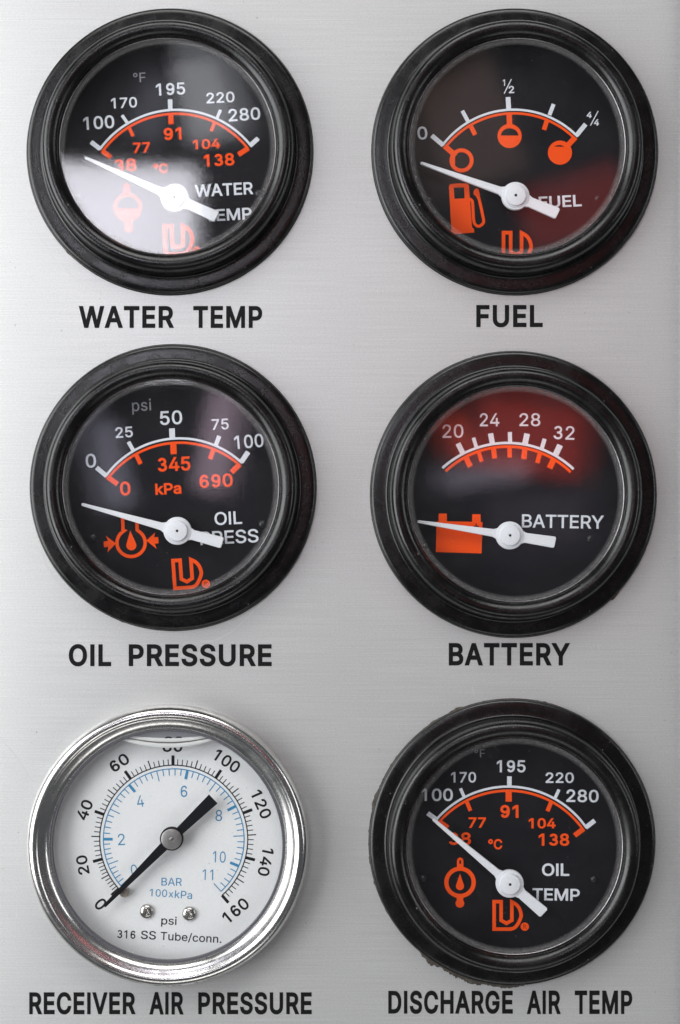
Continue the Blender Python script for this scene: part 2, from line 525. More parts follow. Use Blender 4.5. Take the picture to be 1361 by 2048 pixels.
# ---- lettering: outlines of a plain grotesque, cap height 1000
GLYPHS = json.loads('''{"0":[891,[[446,-13,342,2,255,47,186,122,135,223,104,349,94,499,104,649,136,776,187,878,256,952,343,998,446,1013,548,998,635,952,704,878,755,776,786,649,797,499,786,349,755,223,705,122,636,47,549,2],[446,97,513,109,570,145,616,203,649,283,669,382,676,499,669,618,649,717,616,797,570,855,513,891,446,903,377,891,320,855,275,797,242,717,222,618,215,499,222,382,242,283,275,203,320,145,377,109]]],"1":[891,[[542,1000,542,0,417,0,417,881,411,881,169,703,169,839,390,1000]]],"2":[891,[[126,0,126,93,460,450,555,555,587,600,611,642,625,685,630,730,623,780,605,823,575,857,537,883,491,898,440,903,385,897,339,880,301,851,273,813,255,766,250,711,129,711,139,796,169,869,218,930,281,976,357,1004,442,1013,527,1004,601,976,663,932,710,875,739,808,749,732,744,677,729,624,702,569,660,508,525,353,300,119,300,111,765,111,765,0]]],"4":[891,[[78,207,78,311,485,1000,611,1000,213,326,213,319,812,319,812,207],[554,0,554,238,554,287,554,624,674,624,674,0]]],"5":[891,[[435,-13,350,-5,275,22,212,64,163,118,130,183,117,256,240,256,250,213,271,175,302,143,341,118,385,103,435,98,492,105,543,127,585,160,617,205,638,258,644,319,637,380,616,435,583,480,540,515,488,537,428,544,378,540,329,528,285,508,252,483,132,497,189,1000,720,1000,720,889,296,889,263,593,268,593,305,619,349,639,399,651,451,656,517,649,578,631,632,601,678,561,716,511,745,454,763,390,768,321,758,229,725,149,674,81,607,30,526,-3]]],"7":[891,[[191,0,636,881,636,889,122,889,122,1000,768,1000,768,882,324,0]]],"8":[891,[[445,-13,350,-4,266,22,198,65,146,121,113,189,102,266,108,327,128,384,158,433,199,474,246,504,300,520,300,525,234,554,182,605,149,672,138,748,148,820,178,884,225,938,287,979,361,1005,445,1013,528,1005,602,979,663,938,710,884,740,820,750,748,739,672,706,605,655,554,591,525,591,520,643,504,690,474,730,433,761,384,781,327,788,266,777,189,744,121,692,65,623,22,540,-4],[445,97,507,102,560,118,603,145,635,180,655,223,662,272,655,325,634,371,600,409,556,438,504,456,445,462,385,456,333,438,289,409,255,371,234,325,227,272,233,223,253,180,285,145,329,118,382,102],[445,569,495,574,539,590,576,616,604,650,622,691,628,738,622,785,605,826,577,859,541,884,496,899,445,904,393,899,349,884,312,859,284,826,267,785,261,738,267,691,284,650,312,616,349,590,394,574]]],"A":[943,[[32,0,396,1000,543,1000,910,0,777,0,564,595,519,732,456,940,482,940,418,729,374,595,167,0],[216,279,216,391,727,391,727,279]]],"B":[897,[[118,0,118,1000,474,1000,569,991,646,964,706,923,749,869,774,805,783,735,777,677,760,629,734,591,700,562,661,540,619,524,619,515,667,506,714,483,756,447,791,399,814,340,821,268,813,196,787,131,742,77,677,35,592,9,485,0],[245,112,481,112,581,123,648,157,686,207,699,268,692,317,673,361,642,399,601,429,549,447,488,454,245,454],[245,561,468,561,520,566,566,582,605,608,635,642,654,683,660,732,649,793,614,843,556,877,472,888,245,888]]],"C":[1003,[[526,-13,403,2,295,49,205,125,137,227,94,352,79,499,94,647,137,773,205,875,295,951,403,998,526,1013,599,1008,669,991,733,964,790,926,840,879,880,822,910,758,930,685,803,685,788,733,765,776,737,812,702,842,663,866,620,883,574,893,526,896,438,884,361,850,296,793,246,715,214,617,203,499,214,382,246,284,296,207,361,150,439,116,526,104,574,107,620,118,663,135,702,158,737,188,765,225,788,267,803,315,930,315,911,243,881,178,840,122,791,74,734,37,669,9,600,-8]]],"D":[987,[[430,0,189,0,189,112,422,112,534,124,625,159,695,216,745,293,775,389,785,502,775,614,745,709,696,785,628,842,541,876,434,888,183,888,183,1000,443,1000,579,985,693,940,785,868,852,769,894,646,907,502,893,357,852,233,783,134,689,60,571,15],[245,1000,245,0,118,0,118,1000]]],"E":[823,[[118,0,118,1000,732,1000,732,888,245,888,245,562,699,562,699,450,245,450,245,112,738,112,738,0]]],"F":[806,[[118,0,118,1000,726,1000,726,888,245,888,245,547,681,547,681,435,245,435,245,0]]],"G":[1023,[[528,-13,403,2,294,49,204,125,136,227,93,353,79,499,93,647,136,773,203,875,293,951,400,998,521,1013,597,1008,669,990,735,961,793,922,842,874,883,818,913,755,932,685,802,685,784,732,761,773,733,809,700,839,662,864,620,882,573,892,521,896,436,884,360,850,295,793,246,715,214,617,203,499,214,382,246,285,296,207,362,150,440,116,528,104,608,113,678,140,735,183,779,242,806,314,815,398,854,391,556,391,556,503,940,503,940,393,926,278,886,179,823,97,740,37,641,-1]]],"H":[1016,[[118,0,118,1000,245,1000,245,568,771,568,771,1000,898,1000,898,0,771,0,771,456,245,456,245,0]]],"I":[360,[[117,0,117,1000,243,1000,243,0]]],"L":[772,[[118,0,118,1000,245,1000,245,112,710,112,710,0]]],"M":[1235,[[118,0,118,1000,298,1000,545,368,565,312,588,241,612,165,632,96,604,96,625,162,649,238,672,311,693,368,936,1000,1116,1000,1116,0,991,0,991,572,992,643,993,725,995,812,997,899,1008,899,978,805,947,713,919,633,896,572,672,0,562,0,335,572,313,631,285,710,254,801,220,899,234,899,236,818,238,731,239,646,240,572,240,0]]],"O":[1048,[[525,-13,403,2,296,49,206,125,137,227,94,352,79,499,94,647,137,773,206,875,296,951,403,998,525,1013,647,998,754,951,844,875,912,773,955,647,969,499,955,352,912,227,844,125,754,49,647,2],[525,104,610,115,687,149,752,205,803,283,835,382,846,499,835,618,803,717,752,795,687,851,610,885,525,896,439,885,362,850,297,794,246,716,214,618,203,499,214,382,246,284,297,206,362,150,439,115]]],"P":[874,[[118,0,118,1000,462,1000,568,990,653,958,719,909,766,845,794,769,803,683,794,598,766,522,719,457,653,407,568,376,462,365,215,365,215,477,457,477,528,483,584,503,626,535,655,577,672,627,677,683,672,740,655,789,626,831,584,862,527,882,456,889,245,889,245,0]]],"R":[883,[[118,0,118,1000,464,1000,569,990,655,960,721,913,767,851,795,777,805,692,795,607,767,534,721,473,654,427,569,398,464,389,189,389,189,501,459,501,530,507,585,524,627,553,656,591,673,637,679,692,673,748,656,796,627,835,585,864,529,882,458,889,245,889,245,0],[694,0,452,450,595,450,841,0]]],"S":[878,[[440,-17,338,-9,251,18,179,61,126,118,90,188,75,268,205,268,217,216,243,172,280,139,327,115,381,101,440,97,504,102,562,118,610,145,648,181,671,224,679,274,673,317,653,352,622,379,582,402,481,437,361,470,251,512,169,568,119,641,102,732,113,811,147,880,201,936,270,979,353,1005,446,1013,540,1005,621,978,689,936,741,882,775,817,788,743,663,743,642,810,594,860,526,891,442,901,382,896,329,880,285,855,253,822,233,783,226,738,234,692,257,656,292,627,333,606,417,577,519,549,612,518,660,496,705,467,744,432,776,388,796,336,803,272,792,195,760,125,707,66,636,21,546,-8]]],"T":[882,[[62,888,62,1000,819,1000,819,888,505,888,505,0,379,0,379,888]]],"U":[1017,[[509,-16,398,-5,303,30,225,85,166,157,130,243,118,340,118,1000,244,1000,244,350,252,282,277,222,315,172,368,134,433,109,509,101,585,109,650,134,702,172,740,222,764,282,772,350,772,1000,899,1000,899,340,887,243,850,157,792,85,714,30,619,-5]]],"V":[943,[[401,0,32,1000,166,1000,378,405,423,270,487,60,461,60,525,271,569,405,776,1000,910,1000,546,0]]],"W":[1349,[[305,0,32,1000,162,1000,321,385,345,286,367,184,387,78,372,78,393,184,415,286,440,385,602,1000,746,1000,907,385,933,286,956,184,977,78,960,78,981,184,1003,286,1028,385,1186,1000,1316,1000,1042,0,895,0,723,635,691,769,660,934,687,934,658,776,625,635,453,0]]],"Y":[928,[[400,0,400,409,32,1000,179,1000,378,677,437,574,491,453,440,453,494,576,551,677,749,1000,895,1000,527,409,527,0]]],"p":[834,[[103,-281,103,746,220,746,220,628,232,628,270,680,299,708,337,733,387,750,450,756,538,744,615,709,679,652,727,575,757,481,767,371,757,261,727,166,679,89,616,32,539,-4,451,-16,389,-10,339,7,301,33,271,61,232,115,223,115,223,-281],[433,92,497,101,549,129,591,172,621,229,639,297,645,372,639,447,621,513,591,569,550,612,497,639,433,648,369,640,317,613,276,572,246,517,228,450,221,372,228,294,246,226,276,170,318,128,370,101]]],"s":[717,[[358,-16,285,-10,220,7,166,35,121,74,89,125,70,185,185,209,207,156,244,118,294,97,356,89,426,98,481,122,515,159,527,202,520,238,499,267,465,289,417,305,293,334,205,365,142,409,104,467,92,538,101,599,128,652,170,695,226,728,293,749,368,756,439,750,499,732,548,704,588,667,617,622,637,570,527,545,508,585,477,620,431,645,368,654,307,646,257,623,224,588,213,545,221,507,244,478,282,456,338,438,451,411,540,381,602,337,639,280,651,209,642,147,614,93,570,47,511,13,439,-9]]],"i":[328,[[103,0,103,746,223,746,223,0],[164,870,133,876,106,894,87,919,81,950,87,981,106,1006,133,1024,164,1030,197,1024,224,1006,242,981,248,950,242,919,224,894,197,876]]],"k":[748,[[216,268,216,416,237,416,559,746,708,746,362,392,348,392],[103,0,103,1000,223,1000,223,0],[578,0,291,365,376,450,732,0]]],"a":[765,[[314,-17,247,-10,186,10,134,42,94,88,68,144,60,212,66,270,85,316,114,352,152,380,197,400,246,414,350,432,459,446,496,452,521,462,537,477,542,501,542,505,537,547,524,583,502,612,471,633,432,646,385,650,335,646,293,634,259,615,231,591,211,565,197,538,81,572,112,633,154,680,205,715,261,738,321,751,381,756,470,746,517,731,562,708,602,675,634,630,655,570,662,494,662,0,544,0,544,102,536,102,495,48,464,23,423,2,374,-12],[335,89,397,96,448,115,488,145,518,183,536,226,542,271,542,373,510,358,455,346,394,337,345,330,264,312,230,296,203,274,186,244,181,206,185,171,200,142,224,119,255,103,292,93]]],"x":[744,[[41,0,337,429,336,336,56,746,197,746,290,601,352,498,407,405,345,405,398,498,458,601,554,746,691,746,410,332,410,421,703,0,564,0,454,168,393,267,340,357,402,357,351,267,291,168,180,0]]],"u":[806,[[358,-10,288,-2,226,21,175,60,136,115,111,186,103,273,103,746,223,746,223,283,235,206,269,147,323,111,393,99,444,104,490,122,528,151,557,190,576,240,582,300,582,746,702,746,702,0,586,0,586,181,604,181,562,92,505,33,437,1]]],"b":[834,[[451,-16,389,-10,339,7,300,33,271,61,232,115,220,115,220,0,103,0,103,1000,223,1000,223,628,232,628,270,680,299,708,337,733,387,750,450,756,538,744,615,709,679,652,727,575,757,481,767,371,757,261,727,166,679,89,616,32,539,-4],[433,92,497,101,549,129,591,172,621,229,639,297,645,372,639,447,621,513,591,569,550,612,497,639,433,648,369,640,317,613,276,572,246,517,228,450,221,372,228,294,246,226,276,170,318,128,370,101]]],"e":[794,[[417,-16,316,-4,230,32,161,90,109,167,78,260,67,367,78,475,109,569,159,647,226,706,308,743,403,756,464,751,522,735,578,709,628,670,670,619,702,554,723,475,730,381,730,333,147,333,147,434,664,434,609,397,603,467,585,528,556,578,516,617,465,641,403,649,341,641,288,616,245,578,214,530,195,474,189,415,189,349,196,273,217,209,251,158,297,121,353,98,417,91,460,94,499,104,532,120,561,143,584,172,601,207,717,179,694,124,659,77,612,38,555,9,490,-10]]],"c":[778,[[407,-16,312,-4,230,32,161,90,110,167,78,261,67,368,78,478,110,572,161,649,230,707,312,744,407,756,461,752,511,741,558,724,600,700,637,669,668,633,693,591,711,544,595,515,571,568,531,611,476,639,407,648,340,639,285,610,243,565,213,508,195,441,189,368,195,297,213,231,243,174,285,130,340,101,407,91,477,101,532,130,573,174,598,230,713,201,696,153,671,110,639,73,602,42,559,17,512,-1,461,-12]]],"o":[816,[[407,-16,312,-4,230,32,161,90,110,167,78,261,67,368,78,478,110,572,161,649,230,707,312,744,407,756,504,744,587,707,655,649,706,572,738,478,749,368,738,261,706,167,655,90,587,32,504,-4],[407,91,476,101,531,130,574,174,604,231,622,297,628,368,622,441,604,507,574,565,531,610,476,639,407,648,340,639,285,610,243,565,213,508,195,441,189,368,195,297,213,231,243,174,285,130,340,101]]],"n":[805,[[223,446,223,0,103,0,103,746,219,746,220,565,201,565,243,653,299,712,368,745,447,756,518,748,580,724,631,685,669,631,694,560,702,472,702,0,582,0,582,462,571,540,537,598,483,635,413,647,362,641,316,624,278,595,248,556,230,506]]],"°":[621,[[311,556,252,564,198,587,151,622,115,668,92,722,85,781,92,841,115,895,151,942,198,978,252,1000,311,1008,370,1000,424,978,470,942,506,895,529,841,536,781,529,722,506,668,470,622,424,587,370,564],[311,657,344,661,374,674,399,693,419,719,432,748,436,781,432,815,419,845,399,870,374,890,344,903,311,907,278,903,248,890,222,870,203,845,190,815,186,781,190,748,203,719,222,693,248,674,278,661]]],"/":[490,[[462,1047,140,-150,28,-150,350,1047]]],".":[369,[[187,-9,153,-2,124,17,104,46,97,81,104,115,124,144,153,164,187,170,222,164,251,144,271,115,277,81,271,46,251,17,222,-2]]]}''')
_six = [(672, 745), (606, 890), (462, 938), (300, 872), (214, 700), (186, 480), (200, 320)]
_six = catmull(_six, 5)
_ring = circ(448, 315, 252, 36, 256)
GST = {  # drawn with a pen of half width 62
    '6': [(_six, False), (_ring, True)],
    '9': [([(891 - x, 1000 - y) for x, y in _six], False), ([(891 - x, 1000 - y) for x, y in _ring], True)],
    '3': [(circ(435, 722, 222, 22, 214, 2.95, -PI / 2) + [(360, 508)], False),
          ([(360, 508)] + circ(435, 286, 262, 26, 224, PI / 2, -PI * 0.965), False)],
}
_gc = {}


def glyph(ch, wt):
    if (ch, wt) in _gc:
        return _gc[(ch, wt)]
    if ch == ' ':
        r = (420, [])
    elif ch in GST:
        cs = []
        for pts, cl in GST[ch]:
            cs += stroke(pts, 62 + wt, cl)
        r = (891, union(cs))
    else:
        adv, raw = GLYPHS[ch]
        cs = []
        for q in raw:
            P = [(q[i], q[i + 1]) for i in range(0, len(q), 2)]
            cs.append(P)
            if wt > 0:
                cs += stroke(P, wt, True)
        r = (adv, union(cs))
    _gc[(ch, wt)] = r
    return r


def text_tris(s, wt=0, track=0):
    x = 0
    out = []
    for ch in s:
        adv, tr = glyph(ch, wt)
        out += [tuple((p[0] + x, p[1]) for p in t) for t in tr]
        x += adv + track
    xs = [p[0] for t in out for p in t]
    ys = [p[1] for t in out for p in t]
    x0, x1, y0, y1 = min(xs), max(xs), min(ys), max(ys)
    return [tuple(((p[0] - x0) / (x1 - x0) - 0.5, (p[1] - y0) / (y1 - y0) - 0.5) for p in t) for t in out]


def tri_mesh(name, tris, z):
    bm = bmesh.new()
    for t in tris:
        vs = [bm.verts.new((p[0], p[1], z)) for p in t]
        f = bm.faces.new(vs)
    bmesh.ops.remove_doubles(bm, verts=bm.verts, dist=2e-7)
    for f in bm.faces:
        f.normal_update()
        if f.normal.z < 0:
            f.normal_flip()
    me = bpy.data.meshes.new(name)
    bm.to_mesh(me)
    bm.free()
    return me


def solid(name, pts, z0, z1, m, parent, chamfer=0.00012, label=None):
    """an outline (anticlockwise, metres) as a plate with a chamfered top edge"""
    P = [Vector(p) for p in ccw([tuple(p) for p in pts])]
    n = len(P)
    ins = []
    for i in range(n):
        d1 = (P[i] - P[i - 1]).normalized()
        d2 = (P[(i + 1) % n] - P[i]).normalized()
        n1, n2 = Vector((-d1.y, d1.x)), Vector((-d2.y, d2.x))
        m_ = (n1 + n2).normalized()
        ins.append(P[i] + m_ * chamfer / max(0.5, m_.dot(n1)))
    vs = [(p.x, p.y, z0) for p in P] + [(p.x, p.y, z1 - chamfer) for p in P] + [(p.x, p.y, z1) for p in ins]
    fs = [tuple(range(2 * n, 3 * n)), tuple(range(n - 1, -1, -1))]
    for k in (0, n):
        fs += [(k + i, k + (i + 1) % n, k + n + (i + 1) % n, k + n + i) for i in range(n)]
    me = bpy.data.meshes.new(name)
    me.from_pydata(vs, [], fs)
    me.update()
    return link(name, me, m, parent, label=label)


# ---- a place on the panel: photograph pixels, at a height z above it
def at(px, py, z=0.0):
    k = (D - z) / D
    return ((px - CX) * S * k, ((CY - PY) + (PY - py) * k) * S)


class Gauge:
    def __init__(self, name, ox, oy, f, cx, cy, label, cat='gauge', group=None):
        self.ox, self.oy, self.f = ox, oy, f
        px, py = ox + cx / f, oy + cy / f
        self.px, self.py = px, py
        x, y = at(px, py)
        self.o = (x, y)
        self.root = thing(name, (x, 0, y), label, cat, group)
        self.z = 0.0005

    def p(self, x, y, z=None):
        z = self.z if z is None else z
        a = at(self.ox + x / self.f, self.oy + y / self.f, z)
        return (a[0] - self.o[0], a[1] - self.o[1])

    def u(self, d):
        return d / self.f * S


def flat(g, name, contours, m, parent, dz=0.00003, z=None, label=None):
    """contours in close-up pixels; positive = clockwise once mapped"""
    z = (g.z + dz) if z is None else z
    K = 1e5
    cs = [[tuple(c * K for c in g.p(x, y, z)) for x, y in P] for P in contours]
    # pixel y runs down, so mapping flips the sense: add = anticlockwise on the page
    tr = union(cs, 1e-2)
    me = tri_mesh(name, [tuple((p[0] / K, p[1] / K) for p in t) for t in tr], z)
    return link(name, me, m, parent, label=label)


def ADD(P):   # a filled outline, given in page pixels
    return ccw([tuple(p) for p in P])


def CUT(P):
    return cw([tuple(p) for p in P])


def ln(pts, w_, closed=False):
    return [ADD(q) for q in stroke(pts, w_ / 2, closed)]


def text(g, s, cx, cy, w_, h, rot, m, parent, wt=25, name='numeral', track=0, z=None, label=None, clip=None):
    """s centred on (cx, cy), w_ x h in page pixels, turned rot degrees anticlockwise"""
    tr = text_tris(s, wt, track)
    z = (g.z + 0.00003) if z is None else z
    a = math.radians(rot)
    ca, sa = math.cos(a), math.sin(a)
    out = []
    for t in tr:
        q = []
        for u, v in t:
            X, Y = u * w_, v * h
            q.append(g.p(cx + X * ca - Y * sa, cy - (X * sa + Y * ca), z))
        out.append(tuple(q))
    me = tri_mesh(name, out, z)
    if clip:      # keep only what lies above or below a line across the page
        y = g.p(cx, clip[1], z)[1]
        bm = bmesh.new()
        bm.from_mesh(me)
        bmesh.ops.bisect_plane(bm, geom=bm.verts[:] + bm.edges[:] + bm.faces[:], plane_co=(0, y, z), plane_no=(0, 1, 0),
                               clear_outer=clip[0] == 'below', clear_inner=clip[0] == 'above')
        bm.to_mesh(me)
        bm.free()
    return link(name, me, m, parent, label=label)


def circle3(a, b, c):
    ax, ay = a; bx, by = b; cx, cy = c
    d = 2 * (ax * (by - cy) + bx * (cy - ay) + cx * (ay - by))
    ux = ((ax * ax + ay * ay) * (by - cy) + (bx * bx + by * by) * (cy - ay) + (cx * cx + cy * cy) * (ay - by)) / d
    uy = ((ax * ax + ay * ay) * (cx - bx) + (bx * bx + by * by) * (ax - cx) + (cx * cx + cy * cy) * (bx - ax)) / d
    return ux, uy, math.hypot(ax - ux, ay - uy)


def arc3(a, b, c, n=40):
    ux, uy, r = circle3(a, b, c)
    t0 = math.atan2(a[1] - uy, a[0] - ux)
    t1 = math.atan2(c[1] - uy, c[0] - ux)
    return [(ux + r * math.cos(t0 + (t1 - t0) * i / n), uy + r * math.sin(t0 + (t1 - t0) * i / n)) for i in range(n + 1)]


# ---- the black vehicle gauges
BEZEL = [(29.75, 0.0), (29.92, 0.35), (29.95, 0.7), (29.8, 1.05), (29.4, 1.28), (28.8, 1.38), (27.8, 1.42), (27.0, 1.46), (26.6, 1.62), (26.42, 2.0),
         (26.35, 2.8), (26.28, 4.2), (26.1, 5.5), (25.75, 6.5), (25.25, 7.05), (24.6, 7.25), (23.95, 7.2), (23.35, 6.95),
         (22.9, 6.6), (22.65, 6.2), (22.55, 5.8), (22.5, 5.3), (22.5, 4.9)]


def black_gauge(g, mbez, tilt=0.0):
    r = g.root
    rnd = random.Random(int(g.px))
    ph = [rnd.uniform(0, 6.28) for _ in range(4)]
    bez = lathe('bezel', smooth_prof(BEZEL, 3), mbez, r, seg=160,
                mod=lambda a, rr, h: (rr + 0.04 * math.sin(2 * a + ph[0]) + 0.02 * math.sin(5 * a + ph[1]), h))
    lathe('cup', [(22.55, 4.9), (22.55, 2.0), (22.8, 0.4), (23.6, 0.2)], M['cup'], r, seg=96)
    lathe('dark_contact_ring', [(29.4, 0.0), (30.12, 0.0), (30.14, 0.18), (29.95, 0.30), (29.4, 0.34)], M['dark'], r, seg=128)  # added dark ring, standing in for the contact shadow and dirt line
    gl = lathe('glass', [(0, 5.32), (12, 5.30), (20, 5.23), (22.48, 5.18), (22.48, 4.8), (0, 4.8)], M['glass'], r, seg=96)
    lathe('retaining_ring', [(22.52, 5.2), (22.48, 5.40), (22.38, 5.47), (22.28, 5.40), (22.24, 5.22)], M['ring'], r, seg=128)
    dial = lathe('dial', [(0, 0.5), (23.0, 0.5), (23.0, 0.25)], M['dial'], r, seg=96, smooth=False)
    return bez, dial


def needle(g, pivot, tip, tail, m, w0=13, w1=34, w2=44, w3=50, hub=61, cap=45):
    """widths in page pixels: tip, at hub, tail at hub, tail end"""
    z0, z1 = 0.0019, 0.0026
    P, T, E = (Vector(g.p(*q, z1)) for q in (pivot, tip, tail))
    f = g.u
    d = (T - P)
    l = d.length
    d.normalize()
    n = Vector((-d.y, d.x))
    e = (E - P)
    le = e.length
    e.normalize()
    k = Vector((-e.y, e.x))
    pts = [T + n * f(w0) * .35 , T + n * f(w0) * .5 - d * f(4), P + d * f(hub + 10) + n * f(w1) / 2, P + d * f(hub - 12) + n * f(w1 + 16) / 2]
    pts = []
    pts += [T + n * f(w0) * .25, T - d * f(5) + n * f(w0) * .5, P + d * f(hub + 12) + n * f(w1) * .5, P + d * f(hub - 14) + n * f(w1 + 22) * .5]
    pts += [P + e * f(hub - 14) - k * f(w2 + 18) * .5, P + e * f(hub + 10) - k * f(w2) * .5,
            E - e * f(8) - k * f(w3) * .5, E - e * f(2) - k * f(w3) * .42,
            E + k * f(w3) * .38, E - e * f(6) + k * f(w3) * .5, P + e * f(hub + 10) + k * f(w2) * .5, P + e * f(hub - 14) + k * f(w2 + 18) * .5]
    pts += [P + d * f(hub - 14) - n * f(w1 + 22) * .5, P + d * f(hub + 12) - n * f(w1) * .5, T - d * f(5) - n * f(w0) * .5, T - n * f(w0) * .25]
    nd = solid('needle', pts, z0, z1, m, g.root, 0.00010)
    H, C = f(hub) * 1000, f(cap) * 1000
    lathe('hub', [(H, 1.75), (H, 2.55), (H - .12, 2.7), (C + .15, 2.76), (0, 2.76)], m, nd, c=P, seg=64, sharp=0.5)
    lathe('cap', [(C, 2.7), (C, 3.2), (C - .08, 3.32), (C - .25, 3.38), (0.32, 3.40), (0.30, 3.2), (0, 3.2)], m, nd, c=P, seg=64, sharp=0.5)
    lathe('pin', [(0.26, 3.1), (0.25, 3.35), (0.14, 3.43), (0, 3.45)], M['dark'], nd, c=P, seg=20)
    lathe('post', [(1.1, 0.5), (1.1, 1.8)], M['dark'], nd, c=P, seg=24)
    return nd


def scale_marks(g, dial, white_arc, orange_arc, wt_, ot_, aw=10, ow=11):
    arc_w = flat(g, 'scale_arc', ln(arc3(*white_arc), aw), M['white'], dial)
    arc_o = flat(g, 'scale_arc', ln(arc3(*orange_arc), ow), M['orange'], dial, 0.00004, label='orange curved scale line')
    for (a, b, w_) in wt_:
        flat(g, 'tick_mark', ln([a, b], w_), M['white'], dial, 0.00005)
    for (a, b, w_) in ot_:
        flat(g, 'tick_mark', ln([a, b], w_), M['orange'], dial, 0.00006, label='orange tick mark')


LOGO_ARC = [(940, 977), (985, 962), (1022, 925), (1052, 870), (1071, 812), (1062, 755), (1040, 705), (1005, 667), (955, 638)]


def logo(g, dial, x0, y0, size, rot=0.0, reg=True):
    """interlocked outline monogram; x0, y0 its top left corner in page pixels, size its width"""
    k = size / 383
    a = math.radians(rot)

    def T(q):
        x, y = (q[0] - 712) * k, (q[1] - 612) * k
        return (x0 + x * math.cos(a) + y * math.sin(a), y0 - x * math.sin(a) + y * math.cos(a))
    arc = catmull(LOGO_ARC, 4)
    line = [(735, 635), (735, 977)] + arc + [(955, 868), (888, 905), (822, 868), (822, 635)]
    flat(g, 'monogram', ln([T(q) for q in line], 44 * k, True), M['orange'], dial, 0.00004, label='orange interlocking outline monogram')
    if reg:
        c = T((1117, 947))
        r = 52 * k
        cs = [ADD(circ(c[0], c[1], r, 24))]
        cs += [CUT(q) for q in ln([(c[0] - r * .3, c[1] + r * .5), (c[0] - r * .3, c[1] - r * .5), (c[0] + r * .3, c[1] - r * .3), (c[0] - r * .1, c[1]), (c[0] + r * .4, c[1] + r * .5)], r * .1)]
        flat(g, 'registered_mark', cs, M['orange'], dial, 0.00004)


def rivet(g, dial, x, y, r=19):
    R = g.u(r) * 1000
    c = g.p(x, y)
    lathe('rivet', [(R, 0.5), (R * .9, 0.75), (R * .6, 0.95), (0, 1.05)], M['rivet'], dial, c=c, seg=24)


def flakes(g, spans, base=29.8, seed=3, m=None, name='sealant'):
    """a ragged bead of old sealant under the flange; spans: (from, to, reach in mm, ragged)"""
    n = 720
    vs, fs = [], []
    rows = []
    for i in range(n):
        a = 2 * PI * i / n
        deg = math.degrees(a)
        reach = 0.0
        for (a0, a1, r_, rag) in spans:
            d = (deg - a0) % 360
            L = (a1 - a0) % 360
            if d < L:
                e = min(1, d / 6, (L - d) / 6)
                q = noise.noise(Vector((math.cos(a) * 9, math.sin(a) * 9, seed))) + 0.5 * noise.noise(Vector((math.cos(a) * 33, math.sin(a) * 33, seed + 2)))
                q2 = noise.noise(Vector((math.cos(a) * 95, math.sin(a) * 95, seed + 5)))
                v = r_ * e * max(0.0, (1 - rag) + rag * (q * 2.2 + 0.5) + q2 * 0.5)
                reach = max(reach, v)
        rows.append(reach)
    for i in range(n):
        a = 2 * PI * i / n
        c_, s_ = math.cos(a), math.sin(a)
        R = rows[i]
        h = 0.0 if R < 0.02 else 0.35
        for (rr, hh) in ((base - 0.8, 0.30), (base + R * 0.55, h * 0.9), (base + R * 0.9, h * 0.6), (base + R, 0.02)):
            vs.append((rr / 1000 * c_, rr / 1000 * s_, hh / 1000))
    for i in range(n):
        j = (i + 1) % n
        if rows[i] < 0.02 and rows[j] < 0.02:
            continue
        for k in range(3):
            fs.append((4 * i + k, 4 * i + k + 1, 4 * j + k + 1, 4 * j + k))
    me = bpy.data.meshes.new(name)
    me.from_pydata(vs, [], fs)
    me.update()
    bm = bmesh.new()
    bm.from_mesh(me)
    bmesh.ops.delete(bm, geom=[v for v in bm.verts if not v.link_faces], context='VERTS')
    bm.to_mesh(me)
    bm.free()
    return link(name, me, m or M['sealant'], g.root, smooth=True)


F = 1361 / 620
GRP = 'round black bezel gauges on the panel'

# ------------------------------------------------------------------ the panel and its captions
pr = thing('instrument_panel', (0, 0, 0), 'brushed grey steel sheet that carries all six gauges and their black captions', 'panel')
def sheet(name, prof, y0, y1, m, label=None):
    """a sheet with its cross-section (x, z) drawn out from y0 to y1"""
    vs, fs = [], []
    n = len(prof)
    for y in (y0, y1):
        vs += [(x, y, z) for x, z in prof]
    for i in range(n):
        j = (i + 1) % n
        fs.append((i, j, n + j, n + i))
    fs += [tuple(range(n - 1, -1, -1)), tuple(range(n, 2 * n))]
    me = bpy.data.meshes.new(name)
    me.from_pydata(vs, [], fs)
    me.update()
    bm = bmesh.new()
    bm.from_mesh(me)
    bmesh.ops.recalc_face_normals(bm, faces=bm.faces)
    for f in bm.faces:
        f.smooth = len(f.verts) == 4
    for e in bm.edges:
        e.smooth = not (len(e.link_faces) == 2 and e.calc_face_angle(0) > 0.7)
    bm.to_mesh(me)
    bm.free()
    return link(name, me, m, pr, label=label)


def X(px):
    return (px - CX) * S


# the sheet's two long edges roll back just inside the frame
sheet('steel_sheet', [(-0.0845, -0.0012), (-0.0848, -0.0006), (-0.0845, -0.0002), (-0.0838, 0), (X(400), 0), (X(900), 0), (X(1310), 0), (X(1322), -0.000005),
                      (X(1334), -0.00003), (X(1346), -0.00009), (X(1354), -0.00016), (X(1362), -0.00030), (X(1368), -0.0006), (X(1368), -0.0012)], -0.131, 0.131, M['panel'])
sheet('backing_plate', [(-0.098, -0.0030), (-0.098, -0.00125), (0.098, -0.00125), (0.098, -0.0030)], -0.128, 0.128, M['backing'])


class Page:      # whole photograph pixels on the panel face
    z = 0.0
    def p(self, x, y, z=0.0):
        return at(x, y, 0.0)
    def u(self, d):
        return d * S


page = Page()


